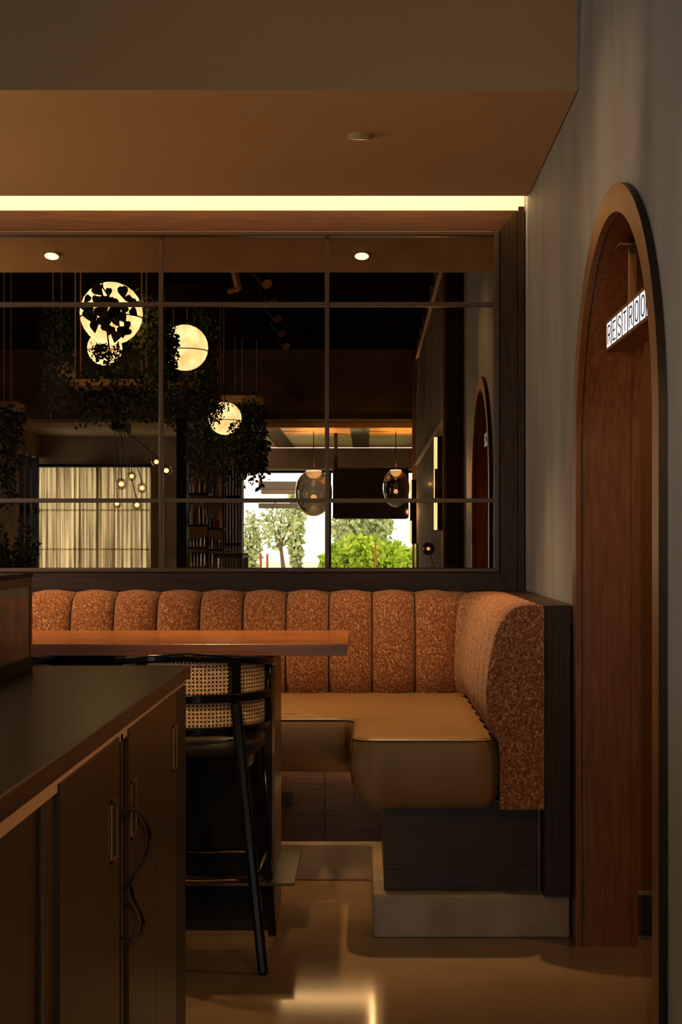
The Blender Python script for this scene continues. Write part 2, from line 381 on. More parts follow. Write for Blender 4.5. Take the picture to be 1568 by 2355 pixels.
# ------------------------------------------------------------------ mirror wall
MX1, MZ0, MZ1 = .590, 1.261, 2.797
mull_x = [(370-VX)*YM/F, (752-VX)*YM/F]; step = mull_x[1]-mull_x[0]
xs = [mull_x[0]-3*step-.0, mull_x[0]-2*step, mull_x[0]-step]+mull_x+[MX1]
zs = [MZ0, H+(VY-1151)*YM/F, H+(VY-700)*YM/F, MZ1]
wm = thing('wall_mirror', 'large bronze tinted mirror in twelve panes with a dark wood frame above the bench', 'mirror', (-1.0, YM+.03, MZ0))
for i in range(len(xs)-1):
    for k in range(3):
        obj('pane', bx(xs[i]+.001, xs[i+1]-.001, YM+.010, YM+.016, zs[k]+.001, zs[k+1]-.001), 'mirror', wm)
for x in xs[:-1]: obj('mullion', bx(x-.010, x+.010, YM-.004, YM+.012, MZ0, MZ1), 'bead_wood', wm, bevel=.002)
for z in zs[1:3]: obj('mullion', bx(xs[0], MX1, YM-.002, YM+.011, z-.010, z+.010), 'bead_wood', wm, bevel=.002)
# bead
for (x0, x1, z0, z1) in ((MX1, MX1+.026, MZ0-.02, MZ1+.022), (xs[0], MX1, MZ1, MZ1+.022), (xs[0], MX1, MZ0-.02, MZ0)):
    obj('bead', bx(x0, x1, YM-.012, YM+.02, z0, z1), 'bead_wood', wm, bevel=.004)
# wide mitred frame boards
FX = (1190-VX)*YM/F
def board(name, pts, m): return obj(name, prism(B(), pts, YM-.006, YM+.025, 'y'), m, wm, bevel=.0015)
zt0, zt1, zb0, zb1 = MZ1+.0235, 2.914, 1.02, MZ0-.0215
xi = MX1+.0275
board('top_rail', [(xs[0], zt0), (xi, zt0), (FX-.001, zt1), (xs[0], zt1)], 'lit_oak_top' if 'lit_oak_top' in M else 'dark_oak_h')
board('side_stile', [(xi+.001, zb1), (FX, zb0), (FX, zt1-.001), (xi+.001, zt0+.001)], 'dark_oak_v')
board('bottom_rail', [(xs[0], zb0), (FX-.001, zb0), (xi, zb1), (xs[0], zb1)], 'dark_oak_h')
obj('edge_board', bx(FX+.002, XR-.005, YM-.018, YM+.025, 1.0, 2.93), 'dark_oak_v', wm, bevel=.002)

# recessed wall-washer lamps, lens tilted to the wood wall, body painted like the ceiling
for X in (-.024, -1.705):
    t = thing('recessed_lamp', 'small round recessed lamp seen lit near the %s of the mirror' % ('upper middle-right' if X > -1 else 'upper left'), 'lamp', (X, 5.52, SOF_Z), 'recessed lamps above the bench')
    bm = B(); r = .046; n = 28; tl = math.tan(math.radians(17.5))
    up = [bm.verts.new((X+r*math.cos(k*2*PI/n), 5.52+r*math.sin(k*2*PI/n), SOF_Z+.002)) for k in range(n)]
    dn = [bm.verts.new((v.co.x, v.co.y, SOF_Z-.001-(5.52+r-v.co.y)*tl)) for v in up]
    for k in range(n): bm.faces.new((up[k], up[(k+1) % n], dn[(k+1) % n], dn[k]))
    bm.faces.new(dn); bmesh.ops.recalc_face_normals(bm, faces=bm.faces)
    obj('housing', bm, 'plaster_brown', t)
    bm = B(); r = .038; dn = [bm.verts.new((X+r*math.cos(k*2*PI/n), 5.52+r*math.sin(k*2*PI/n), SOF_Z-.0014-(5.566-5.52-r*math.sin(k*2*PI/n))*tl)) for k in range(n)]
    bm.faces.new(dn[::-1]); obj('lens', bm, 'lamp_glow', t)

# ------------------------------------------------------------------ bench curb and banquette
def arc(cx, cy, r, a0, a1, n=8): return [(cx+r*math.cos(math.radians(a0+(a1-a0)*i/n)), cy+r*math.sin(math.radians(a0+(a1-a0)*i/n))) for i in range(n+1)]
XL = -2.6
curb = struct('trim_2', prism(B(), [(XL, 5.853)]+arc(-.02, 5.81, .043, 90, 0, 6)+arc(.045, 5.026, .022, 180, 270, 4)+[(XR-.026, 5.004), (XR-.026, 6.66), (XL, 6.66)], 0, .150), 'concrete_curb', bevel=.008)
ban = thing('corner_bench', 'built-in corner bench with rust flecked channelled back and tan leather seat', 'bench', (-.3, 6.0, .15))
# base panels
ban_mats = 'dark_oak_h'
obj('base_panel', bx(XL, -1.16, 5.90, 5.93, .15, .50), 'dark_oak_h', ban, bevel=.001)
obj('base_panel', bx(-1.158, -.172, 5.90, 5.93, .15, .50), 'dark_oak_h', ban, bevel=.001)
obj('base_panel', bx(-.170, .063, 5.90, 5.93, .15, .50), 'dark_oak_h', ban, bevel=.001)
obj('base_panel', bx(.063, .085, 5.092, 5.93, .15, .50), 'dark_oak_h', ban, bevel=.001)
obj('base_panel', bx(.063, .600, 5.07, 5.09, .15, .47), 'dark_oak_h', ban, bevel=.001)
obj('base_stile', bx(.601, .6155, 5.06, 5.09, .15, .455), 'counter_edge', ban, bevel=.001)
obj('side_panel', bx(.618, XR-.027, 4.975, 6.63, .15, 1.160), 'dark_oak_v', ban, bevel=.002)
obj('ledge', bx(XR-.026, XR-.001, 4.985, 6.62, 1.10, 1.158), 'dark_oak_v', ban, bevel=.001)
obj('socket', prism(B(), arc(-.345, .335, .001, 0, 1, 1)[:0]+[(-.352, .30), (-.302, .30), (-.302, .36), (-.352, .36)], 5.886, 5.90, 'y'), 'black_matte', ban, bevel=.003)
# lit strips tucked under the seat
for (x0, x1, y0, y1) in ((XL, .02, 5.835, 5.847), (.018, .030, 5.12, 5.835)):
    q = obj('light_strip', bx(x0, x1, y0, y1, .470, .478), 'strip_glow', ban)
    obj('profile', bx(x0, x1, y0, y1, .479, .486), 'plate_dark', q)
# seat
path = [(XL, 5.54), (-1.5, 5.54), (-.7, 5.54), (-.3, 5.54), (-.18, 5.54)]+arc(-.115, 5.476, .064, 90, 0, 8)[0:]
path = [(x, y) for x, y in path]+[(-.051, 5.3), (-.051, 5.14)]+arc(.029, 5.03, .080, 180, 270, 9)+[(.16, 4.95), (.28, 4.95)]+arc(.375, 5.032, .082, 270, 360, 9)+[(.457, 5.14), (.457, 5.6), (.457, 6.28)]
# cushion skin: sweep an open profile
prof = [(-.072, .708, 0), (-.045, .706, 0), (-.018, .701, 0), (-.006, .694, 0), (0, .682, 0), (.005, .655, 0), (.009, .60, 0), (.008, .54, 0), (.002, .49, 1), (-.012, .465, 1), (-.035, .453, 1), (-.07, .45, 1)]
bm = B(); rings = []; n = len(path); P = [Vector((x, y, 0)) for x, y in path]
for i, p in enumerate(P):
    d = P[min(i+1, n-1)]-P[max(i-1, 0)]; d.normalize(); s = Vector((d.y, -d.x, 0)); s = -s if False else s
    # outward is towards the room: right-hand side when walking from left to front right
    lift = .036 if p.y > 5.5 and p.x < .1 else (.0 if p.y < 5.2 else .02)
    row = []
    for o_, z_, fl in prof:
        w = {0: 0, 1: 1}[fl]; low = max(0, min(1, (.60-z_)/.15)); side = max(0, -s.x) if p.x < .1 and p.y < 5.5 else 0
        q = p+s*(o_-.045*side*low**1.6)
        dip = 0
        row.append(bm.verts.new((q.x, q.y, z_+lift*w+dip*min(1, (z_-.58)/.1))))
    rings.append(row)
for a_, b_ in zip(rings, rings[1:]):
    for k in range(len(prof)-1): bm.faces.new((a_[k], b_[k], b_[k+1], a_[k+1]))
top = [r[0] for r in rings]+[bm.verts.new((.50, 6.28, .708)), bm.verts.new((.50, 6.5, .708)), bm.verts.new((XL, 6.5, .708))]
from mathutils.geometry import tessellate_polygon
for t3 in tessellate_polygon([[v.co.copy() for v in top]]): bm.faces.new([top[k] for k in t3])
bot = [r[-1] for r in rings]+[bm.verts.new((.50, 6.28, .45)), bm.verts.new((.50, 6.5, .486)), bm.verts.new((XL, 6.5, .486))]
for t3 in tessellate_polygon([[v.co.copy() for v in bot]]): bm.faces.new([bot[k] for k in t3])
bmesh.ops.recalc_face_normals(bm, faces=bm.faces)
seat = obj('seat_cushion', bm, 'leather', ban, smooth=True); seat['label'] = 'smooth tan leather seat'
def seat_line(off, z, sl): 
    r = []
    for i, p in enumerate(P[sl[0]:sl[1]]):
        j = i+sl[0]; d = P[min(j+1, n-1)]-P[max(j-1, 0)]; d.normalize(); s = Vector((d.y, -d.x, 0)); r.append(p+s*off+Vector((0, 0, z)))
    return r
obj('piping', tube(B(), seat_line(-.004, .6925, (0, n)), .0022, 6), 'seam', seat)
pl = seat_line(-.015, .7005, (0, n)); bm = B()
acc = 0
for a_, b_ in zip(pl, pl[1:]):
    L = (b_-a_).length; k = max(1, int(L/.010))
    if a_.x < -1.0: continue
    for j in range(k):
        p0 = a_.lerp(b_, (j+.15)/k); p1 = a_.lerp(b_, (j+.75)/k); tube(bm, [p0, p1], .0008, 4)
st = obj('stitching', bm, 'thread', seat); st['kind'] = 'stuff'
# vertical seam at front left corner
obj('piping', tube(B(), [(-.048, 5.00, .69), (-.052, 4.995, .62), (-.050, 5.0, .54), (-.035, 5.01, .47), (-.01, 5.03, .455)], .0018, 6), 'seam', seat)

# back: profile (o = away from the sitter, z)
bp = [(.060, .50), (.052, .60), (.046, .67), (.022, .72), (.004, .77), (0, .85), (.004, .90), (.010, .955), (.018, 1.0), (.028, 1.045), (.040, 1.085), (.054, 1.115), (.072, 1.138), (.094, 1.154), (.118, 1.162), (.145, 1.165), (.18, 1.163), (.205, 1.158), (.21, 1.10)]
def bnorm(i):
    a_ = Vector((*bp[max(i-1, 0)], 0)); b_ = Vector((*bp[min(i+1, len(bp)-1)], 0)); d = (b_-a_).normalized(); return (-d.y, d.x)   # outward, towards the sitter / up
cr = .06; cxm, cym = .4125-cr, 6.36-cr
def bpath(s):
    """s=0 at (XL,6.36) ; returns point, outward(away from sitter) normal"""
    L1 = cxm-XL
    if s <= L1: return Vector((XL+s, 6.36, 0)), Vector((0, 1, 0))
    s -= L1; La = cr*PI/2
    if s <= La:
        a_ = PI/2-s/cr; nn = Vector((math.cos(a_), math.sin(a_), 0)); return Vector((cxm, cym, 0))+nn*cr, nn
    s -= La; return Vector((.4125, cym-s, 0)), Vector((1, 0, 0))
def channel(s0, s1, dep=.045):
    bm = B(); nu = 14; g = []
    for i in range(nu+1):
        u = -1+2*i/nu; u = math.copysign(abs(u)**.7, u); s = (s0+s1)/2+(s1-s0)/2*u
        p, nn = bpath(s); cap = dep*((1-abs(u)**2.4)**.5-1); row = []
        for k, (o_, z_) in enumerate(bp):
            nx, nz = bnorm(k); fade = 1 if k < len(bp)-2 else .4
            row.append(bm.verts.new(p+nn*(o_+nx*cap*fade)+Vector((0, 0, z_+nz*cap*fade))))
        g.append(row)
    for a_, b_ in zip(g, g[1:]):
        for k in range(len(bp)-1): bm.faces.new((a_[k], b_[k], b_[k+1], a_[k+1]))
    bmesh.ops.recalc_face_normals(bm, faces=bm.faces); return bm
pitch = (100)*6.36/F
s955 = (955-VX)*6.36/F-XL
bounds = [s955-k*pitch for k in range(13, -1, -1)]
bounds = [b_ for b_ in bounds if b_ > 0]+[.391-XL-.01]
Ltot = (cxm-XL)+cr*PI/2+(cym-4.965); rem = Ltot-bounds[-1]; k7 = 7
bounds += [bounds[-1]+rem*(i+1)/k7 for i in range(k7)]
for i, (a_, b_) in enumerate(zip(bounds, bounds[1:])):
    obj('back_channel', channel(a_, b_, .042 if i < len(bounds)-1-k7 else .022), 'fabric', ban, smooth=True)
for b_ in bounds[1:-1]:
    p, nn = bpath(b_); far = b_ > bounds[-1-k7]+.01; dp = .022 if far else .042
    obj('groove_shade', tube(B(), [p+nn*(bp[k][0]-bnorm(k)[0]*dp*.86)+Vector((0, 0, bp[k][1]-bnorm(k)[1]*dp*.86)) for k in range(2, len(bp)-1)], .0032, 6), 'groove_shade_fabric', ban)  # dark tube put in for the shade at the bottom of each groove
cap = [(.461, .455), (.461, .60), (.460, .68), (.437, .72), (.420, .76), (.4135, .81), (.4125, .86), (.417, .92), (.424, .97), (.434, 1.02), (.446, 1.066), (.460, 1.10), (.478, 1.128), (.502, 1.150), (.53, 1.161), (.56, 1.165), (.60, 1.163), (.612, 1.158), (.615, 1.14), (.615, .455)]
obj('end_panel', prism(B(), cap, 4.948, 4.985, 'y'), 'fabric', ban, bevel=.007, segs=3)
obj('back_core', bx(.50, .612, 4.985, 6.3, .46, 1.10), 'fabric', ban)
obj('back_core', bx(XL, .45, 6.46, 6.60, .50, 1.08), 'black_matte', ban)

# ------------------------------------------------------------------ bar table
TX, TY0, TY1, TZ = -.064, 4.795, 5.53, 1.04
tb = thing('bar_table', 'long high wooden table with glossy orange-brown top in front of the bench', 'table', (-1.2, 5.25, 0))
obj('tabletop', bx(-2.9, TX, TY0, TY1, TZ-.0395, TZ), 'table_wood', tb, bevel=.002)
obj('top_edging', bx(-2.9, TX+.0005, TY0-.0015, TY0, TZ-.039, TZ-.0015), 'table_edge', tb)
obj('pedestal', bx(-1.9, -.335, 5.10, 5.49, 0, TZ-.04), 'black_matte', tb, bevel=.002)
obj('pedestal_cheek', bx(-.335, -.325, 5.103, 5.49, 0, TZ-.04), 'pedestal_side', tb)
obj('foot_plate', bx(-1.98, -.249, 4.965, 5.59, .190, .200), 'steel_plate', tb, bevel=.001)

# ------------------------------------------------------------------ bar stool
def stool(label, cx, cy):
    r0 = thing('bar_stool', label, 'stool', (cx, cy, 0), 'black cane-back stools at the high table')
    def hp(R, th, z): return Vector((cx+R*math.sin(th), cy-R*math.cos(th), z))
    T = math.radians
    # top rail, dips towards the ends
    pts = []; 
    for i in range(41):
        th = T(-108+216*i/40); k = abs(math.degrees(th))/108
        pts.append(hp(.250+.004*k, th, 1.011-.042*k**1.4))
    pr = [(-.020, -.010), (-.016, -.014), (.014, -.014), (.019, -.009), (.020, .006), (.015, .012), (-.014, .013), (-.020, .008)]
    obj('top_rail', sweep(B(), pts, pr), 'black_lacquer', r0, smooth=False, bevel=.002)
    ban_ = [hp(.258, T(-78+156*i/30), .877) for i in range(31)]
    obj('middle_rail', sweep(B(), ban_, [(-.009, -.014), (.009, -.014), (.009, .014), (-.009, .014)]), 'black_lacquer', r0, bevel=.004)
    bo = [hp(.248, T(-84+168*i/32), .772) for i in range(33)]
    obj('bottom_rail', sweep(B(), bo, [(-.014, -.016), (.014, -.014), (.015, .012), (-.014, .014)]), 'black_lacquer', r0, bevel=.004)
    for s in (-1, 1):
        th = T(82*s); a_ = hp(.248, th, .765); b_ = hp(.252, th, 1.0)
        bm = B(); tube(bm, [a_, b_], [.015, .014], 8); obj('end_post', bm, 'black_lacquer', r0, smooth=True)
        # upper post and rear leg
        th = T(37*s); a_ = hp(.250, th, .862); b_ = hp(.250, th, 1.0)
        obj('upper_post', sweepbox(a_, b_, .017, .014, T(37*s)), 'black_lacquer', r0, bevel=.003)
        obj('leg', sweepbox(Vector((cx+s*.250, cy-.272, 0)), Vector((cx+s*.157, cy-.222, .864)), .0165, .014, 0, .0185), 'black_lacquer', r0, bevel=.010, segs=3)
        obj('leg', sweepbox(Vector((cx+s*.250, cy+.178, 0)), Vector((cx+s*.200, cy+.160, .70)), .015, .014, 0, .0175), 'black_lacquer', r0, bevel=.010, segs=3)
    # cane sheet with real holes
    bm = B(); R = .243; p = .0127; nz = 16; z0 = .783; arcL = R*T(160); na = int(arcL/p); hr = .28
    cache = {}
    def vert(a_, z_):
        key = (round(a_, 4), round(z_, 4))
        if key not in cache:
            th = (a_*p-arcL/2)/R; bow = .0; cache[key] = bm.verts.new(hp(R, th, z0+z_*p))
        return cache[key]
    c = .12
    for i in range(na):
        for j in range(nz+1):
            ci, cj = i+.5, j+.5
            o8 = [(i+1, cj), (i+1, j+1), (ci, j+1), (i, j+1), (i, cj), (i, j), (ci, j), (i+1, j)]
            inn = [(ci+hr*math.cos(k*PI/4), cj+hr*math.sin(k*PI/4)) for k in range(8)]
            for k in range(8):
                a1, a2 = o8[k], o8[(k+1) % 8]; b1, b2 = inn[k], inn[(k+1) % 8]
                bm.faces.new((vert(*a1), vert(*a2), vert(*b2), vert(*b1)))
    obj('cane_panel', bm, 'cane', r0, smooth=True)
    # seat
    def sq(rx, ry, z, e=3.2):
        out = []
        for k in range(36):
            t = k*2*PI/36; cc, ss = math.cos(t), math.sin(t)
            out.append((cx+rx*math.copysign(abs(cc)**(2/e), cc), cy+ry*math.copysign(abs(ss)**(2/e), ss), z))
        return out
    bm = B(); rs = [bm.verts.new(q) for q in sq(.10, .10, .752)]; bm.faces.new(rs)
    for (rx, ry, z) in ((.18, .18, .750), (.222, .215, .740), (.235, .225, .722), (.232, .222, .700), (.215, .21, .682)):
        nr = [bm.verts.new(q) for q in sq(rx, ry, z)]
        for k in range(36): bm.faces.new((rs[k], rs[(k+1) % 36], nr[(k+1) % 36], nr[k]))
        rs = nr
    bm.faces.new(rs[::-1]); bmesh.ops.recalc_face_normals(bm, faces=bm.faces)
    obj('seat', bm, 'black_leather', r0, smooth=True)
    bm = B(); a1 = [bm.verts.new(q) for q in sq(.205, .20, .684)]; b1 = [bm.verts.new(q) for q in sq(.20, .195, .64)]
    for k in range(36): bm.faces.new((a1[k], a1[(k+1) % 36], b1[(k+1) % 36], b1[k]))
    bm.faces.new(a1); bm.faces.new(b1[::-1]); obj('seat_frame', bm, 'black_lacquer', r0)
    zf = .295; xl, yl0, yl1 = .219, -.255, .170
    for (p0, p1) in (((-xl, yl0), (xl, yl0)), ((-xl-.008, yl1), (xl+.008, yl1)), ((-xl, yl0), (-xl-.008, yl1)), ((xl, yl0), (xl+.008, yl1))):
        obj('footrest_bar', tube(B(), [(cx+p0[0], cy+p0[1], zf), (cx+p1[0], cy+p1[1], zf)], .0075, 8), 'bronze_tube', r0, smooth=True)
    return r0
def sweepbox(a_, b_, wx, wy, yaw=0, w2=None):
    bm = B(); w2 = w2 or wx; vs = []
    for p, w in ((a_, wx), (b_, w2)):
        c, s = math.cos(yaw), math.sin(yaw)
        vs.append([bm.verts.new((p.x+dx*c-dy*s, p.y+dx*s+dy*c, p.z)) for dx, dy in ((-w, -wy), (w, -wy), (w, wy), (-w, wy))])
    for k in range(4): bm.faces.new((vs[0][k], vs[0][(k+1) % 4], vs[1][(k+1) % 4], vs[1][k]))
    bm.faces.new(vs[0][::-1]); bm.faces.new(vs[1]); return bm
M['cane'] = mat('cane', (.40, .27, .15), .6, c2=(.72, .54, .34), scale=160, stretch=(1, 1, 1), detail=1, lo=.35, hi=.6)
st1 = stool('black bar stool with woven cane back in front of the dark pedestal', -.578, 4.85)
st2 = copy_tree(st1); st2.location = (-1.292, 4.85, 0); st2['label'] = 'bar stool mostly hidden behind the counter, beside the glass box'

# ------------------------------------------------------------------ service cabinet (left foreground)
KX = -.460
cab = thing('service_cabinet', 'dark wood service cabinet with brass pulls and dark stone top at left', 'cabinet', (-1.0, 2.5, 0))
obj('body', bx(-1.7, KX-.022, 1.35, 3.62, .0, 1.015), 'cabinet_dark', cab)
obj('worktop', bx(-1.7, KX-.002, 1.3, 3.72, 1.030, 1.060), 'counter_stone', cab, bevel=.001)
obj('worktop_edge', bx(KX-.002, KX+.004, 1.3, 3.725, 1.0300, 1.0605), 'counter_edge', cab, bevel=.001)
obj('worktop_edge', bx(-1.7, KX+.004, 3.72, 3.726, 1.026, 1.0605), 'counter_edge', cab, bevel=.001)
obj('under_rail', bx(-1.69, KX-.004, 1.32, 3.66, 1.004, 1.0300), 'pale_rail', cab)
obj('corner_post', bx(KX-.06, KX-.001, 3.475, 3.665, 0, 1.0155), 'cabinet_dark', cab, bevel=.001)
def dY(x): return KX*F/(x-VX)
def pull(door, y0, y1, z0, z1):
    x = KX+.0; bm = B(); w = .008
    box(bm, x, x+.004, y0, y0+w, z0, z1); box(bm, x, x+.004, y1-w, y1, z0, z1)
    box(bm, x, x+.004, y0, y1, z0, z0+w); box(bm, x, x+.004, y0, y1, z1-w, z1)
    h = obj('handle', bm, 'brass', door, bevel=.001); h['label'] = 'brass recessed pull'
    obj('finger_recess', bx(x+.0004, x+.0012, y0+w, y1-w, z0+w, z1-w), 'cabinet_dark', door)
d_far = obj('door', bx(KX-.018, KX, 3.142, dY(405)-.002, .10, 1.0165), 'cabinet_wood', cab, bevel=.001)
pull(d_far, dY(397), dY(406)-.006, .833, .944)
d_mid = obj('door', bx(KX-.018, KX, dY(297), 3.140, .10, 1.0165), 'cabinet_wood', cab, bevel=.001)
pull(d_mid, dY(300), dY(312), .798, .914)
obj('stile', bx(KX-.02, KX-.004, dY(283), dY(288), .0, 1.0155), 'cabinet_wood', cab)
d_near = obj('door', bx(KX-.018, KX, dY(138), dY(275), .10, 1.0165), 'cabinet_wood', cab, bevel=.001)
pull(d_near, dY(254), dY(268), .800, .915)
obj('stile', bx(KX-.02, KX-.010, dY(110), dY(137.5), 0, 1.0155), 'bead_wood', cab, bevel=.001)
obj('door', bx(KX-.021, KX-.016, 1.40, dY(108), .10, 1.012), 'cabinet_wood', cab, bevel=.001)
# cable
cp = [(287, 1871), (293, 1864), (306, 1862), (322, 1869), (335, 1886), (343, 1908), (345, 1932), (340, 1960), (327, 1990), (311, 2012), (303, 2030), (303, 2050), (311, 2072), (324, 2096), (330, 2120), (327, 2142), (316, 2158), (304, 2162), (295, 2158), (287, 2152)]
cpts = [on_x(x, y, KX+.010) for x, y in cp]
cpts[0].x -= .02; cpts[-1].x -= .02; sm = []
for i in range(len(cpts)-1):
    p0, p1, p2, p3 = cpts[max(i-1, 0)], cpts[i], cpts[i+1], cpts[min(i+2, len(cpts)-1)]
    for t in (0, .33, .66):
        sm.append(.5*((2*p1)+(-p0+p2)*t+(2*p0-5*p1+4*p2-p3)*t*t+(-p0+3*p1-3*p2+p3)*t**3))
sm.append(cpts[-1])
tag(obj('power_cable', tube(B(), sm, .0040, 8, up=Vector((1, 0, 0))), 'cable', smooth=True), 'black cable looping out of the gap between two cabinet doors', 'cable')
# fluted glass box on the counter
gx0, gx1, gy0, gy1, gz0, gz1 = -1.02, -.835, 3.12, 3.60, 1.0605, 1.303
gb = thing('glass_box', 'dark framed box with ribbed glass sides standing on the counter at left', 'display box', ((gx0+gx1)/2, (gy0+gy1)/2, gz0))
obj('base', bx(gx0, gx1, gy0, gy1, gz0, gz0+.034), 'black_matte', gb, bevel=.002)
obj('lid', bx(gx0-.0, gx1+.0, gy0, gy1, gz1-.010, gz1), 'black_matte', gb, bevel=.001)
obj('lid', bx(gx0+.004, gx1-.002, gy0+.004, gy1-.004, gz1-.032, gz1-.0105), 'counter_edge', gb, bevel=.001)
for x in (gx0+.002, gx1-.016):
    for y in (gy0+.002, gy1-.02):
        obj('post', bx(x, x+.014, y, y+.018, gz0+.034, gz1-.032), 'bead_wood', gb, bevel=.001)
obj('inner_post', bx(gx1-.03, gx1-.018, gy1-.075, gy1-.045, gz0+.034, gz1-.032), 'black_matte', gb)
def flute(axis, a0, a1, c):
    bm = B(); n = int((a1-a0)/.008); pts = []
    for i in range(n*6+1):
        t = a0+(a1-a0)*i/(n*6); pts.append((t, c+.0022*abs(math.sin(PI*i/6))))
    poly = pts+[(a1, c-.003), (a0, c-.003)]
    if axis == 'y': poly = [(p[1], p[0]) for p in poly]
    prism(bm, poly, gz0+.035, gz1-.033); return bm
obj('ribbed_pane', flute('y', gy0+.021, gy1-.021, gx1-.008), 'fluted', gb)
obj('ribbed_pane', flute('y', gy0+.021, gy1-.021, gx0+.008), 'fluted', gb)
obj('ribbed_pane', flute('x', gx0+.02, gx1-.018, gy1-.01), 'fluted', gb)

# ------------------------------------------------------------------ RESTROOMS sign hanging in the arch
SX0, SX1, SY0, SY1, SZ0, SZ1 = .780, .868, 3.81, 4.67, 2.000, 2.098
sg = thing('restroom_sign', 'small glowing white RESTROOMS lightbox hanging in the arch', 'sign', (.824, AY, SZ0))
obj('housing', bx(SX0+.004, SX1-.004, SY0+.001, SY1-.001, SZ0+.001, SZ1-.001), 'bronze', sg)
obj('backing', bx(SX0+.0032, SX0+.0045, SY0+.006, SY1-.006, SZ0+.009, SZ1-.009), 'letter', sg)
for (y0, y1, z0, z1) in ((SY0, SY1, SZ0, SZ0+.010), (SY0, SY1, SZ1-.010, SZ1), (SY0, SY0+.005, SZ0+.010, SZ1-.010), (SY1-.005, SY1, SZ0+.010, SZ1-.010)):
    obj('rim', bx(SX0, SX1, y0, y1, z0, z1), 'bronze', sg, bevel=.0015)
word = 'RESTROOMS'; cw = (SY1-SY0-.014)/len(word)
GL = {'R': [[(0, 0), (0, 1), (.75, 1), (1, .88), (1, .6), (.75, .5), (0, .5)], [(.6, .5), (1, 0)]],
      'E': [[(1, 1), (0, 1), (0, 0), (1, 0)], [(0, .52), (.8, .52)]],
      'S': [[(1, .82), (.8, 1), (.25, 1), (0, .85), (0, .65), (1, .38), (1, .15), (.78, 0), (.22, 0), (0, .18)]],
      'T': [[(0, 1), (1, 1)], [(.5, 1), (.5, 0)]],
      'O': [[(.3, 0), (0, .15), (0, .85), (.3, 1), (.7, 1), (1, .85), (1, .15), (.7, 0), (.3, 0)]],
      'M': [[(0, 0), (0, 1), (.5, .35), (1, 1), (1, 0)]]}
for i, ch in enumerate(word):
    yl = SY1-.007-i*cw
    pl_ = obj('letter_plate', bx(SX0+.0015, SX0+.0035, yl-cw+.0034, yl-.0034, SZ0+.010, SZ1-.010), 'sign_face', sg)
    if i: obj('divider', bx(SX0+.0001, SX0+.0030, yl-.0034, yl+.0034, SZ0+.010, SZ1-.010), 'letter', sg)
    bm = B()
    for stroke in GL[ch]:
        for (u0, v0), (u1, v1) in zip(stroke, stroke[1:]):
            a_ = Vector((yl-cw*(.27+.46*u0), SZ0+.020+.056*v0)); b_ = Vector((yl-cw*(.27+.46*u1), SZ0+.020+.056*v1))
            d = (b_-a_).normalized(); nn = Vector((-d.y, d.x))*.0026; a2 = a_-d*.0012; b2 = b_+d*.0012
            prism(bm, [tuple(a2+nn), tuple(b2+nn), tuple(b2-nn), tuple(a2-nn)], SX0+.0002, SX0+.0016, 'x')
    obj('letter', bm, 'letter', pl_)
for y in (4.45, 4.03):
    obj('hanger_post', bx(.812, .836, y-.012, y+.012, SZ1, 2.298), 'bronze', sg, bevel=.001)
    p_ = obj('ceiling_plate', bx(.775, .873, y-.055, y+.055, 2.290, 2.298), 'bronze', sg, bevel=.001)
    for dx, dy in ((-.034, -.032), (.034, -.032), (-.034, .032), (.034, .032)):
        obj('screw', lathe(B(), [(.007, -.003), (.009, 0)], (.824+dx, y+dy, 2.289), 10), 'brass', p_)

# ================================================================== the room behind the photographer (seen in the mirror)
YB = 2*YM-17.5                    # bulkhead
ZB = 2.885
YW = 2*YM-22.0                    # window wall
YCW = 2*YM-20.0                   # curtain wall
struct('wall_left', prism(B(), [(YB-.2, 0), (YB-.2, CZ), (7, CZ), (7, 0), (1.0, 0), (1.0, 2.3), (.4, 2.3), (.4, 0)], -6.1, -6, 'x'), 'plaster_mottled')
struct('wall_pier', bx(.60, XJ-.01, YB-.2, 2.45, 0, CZ), 'plaster_mottled')
struct('trim_10', bx(.602, XR+.0, 2.45, 2.462, 0, CZ), 'dark_oak_v')
struct('wall_right_far', bx(.735, .9, YW-.2, YB-.2, 0, 2.9), 'plaster_mottled')
struct('ceiling_room', bx(-6.1, 2.6, YB-.2, SOF_Y0+.03, CZ, CZ+.1), 'black_matte')
for i in range(11):
    y = YB+.5+i*.85
    struct('trim_3' if i == 0 else 'trim_3.%03d' % i, bx(-6, .6, y-.04, y+.04, CZ-.28, CZ), 'beam')
bw = struct('wall_bulkhead', bx(-6, .6, YB-.2, YB, ZB, CZ), 'plaster_mottled')
struct('trim_4', bx(-6, .6, YB-.0, YB+.02, ZB-.012, ZB+.004), 'plaster_light')
bm = bx(-2.7, .735, YW-.1, YB-.2, 2.86, 2.96); box(bm, V(60, 0, 20).x, -2.7, YCW-.2, YB-.2, 2.86, 2.96); struct('ceiling_lounge', bm, 'plaster_brown')
def vbox(x0, x1, y0, y1, d0, d1):
    """box whose face nearest the mirror (depth d0) covers the pixel rectangle"""
    a_ = V(x0, y0, d0); b_ = V(x1, y1, d0); return bx(a_.x, b_.x, 2*YM-d1, 2*YM-d0, b_.z, a_.z)
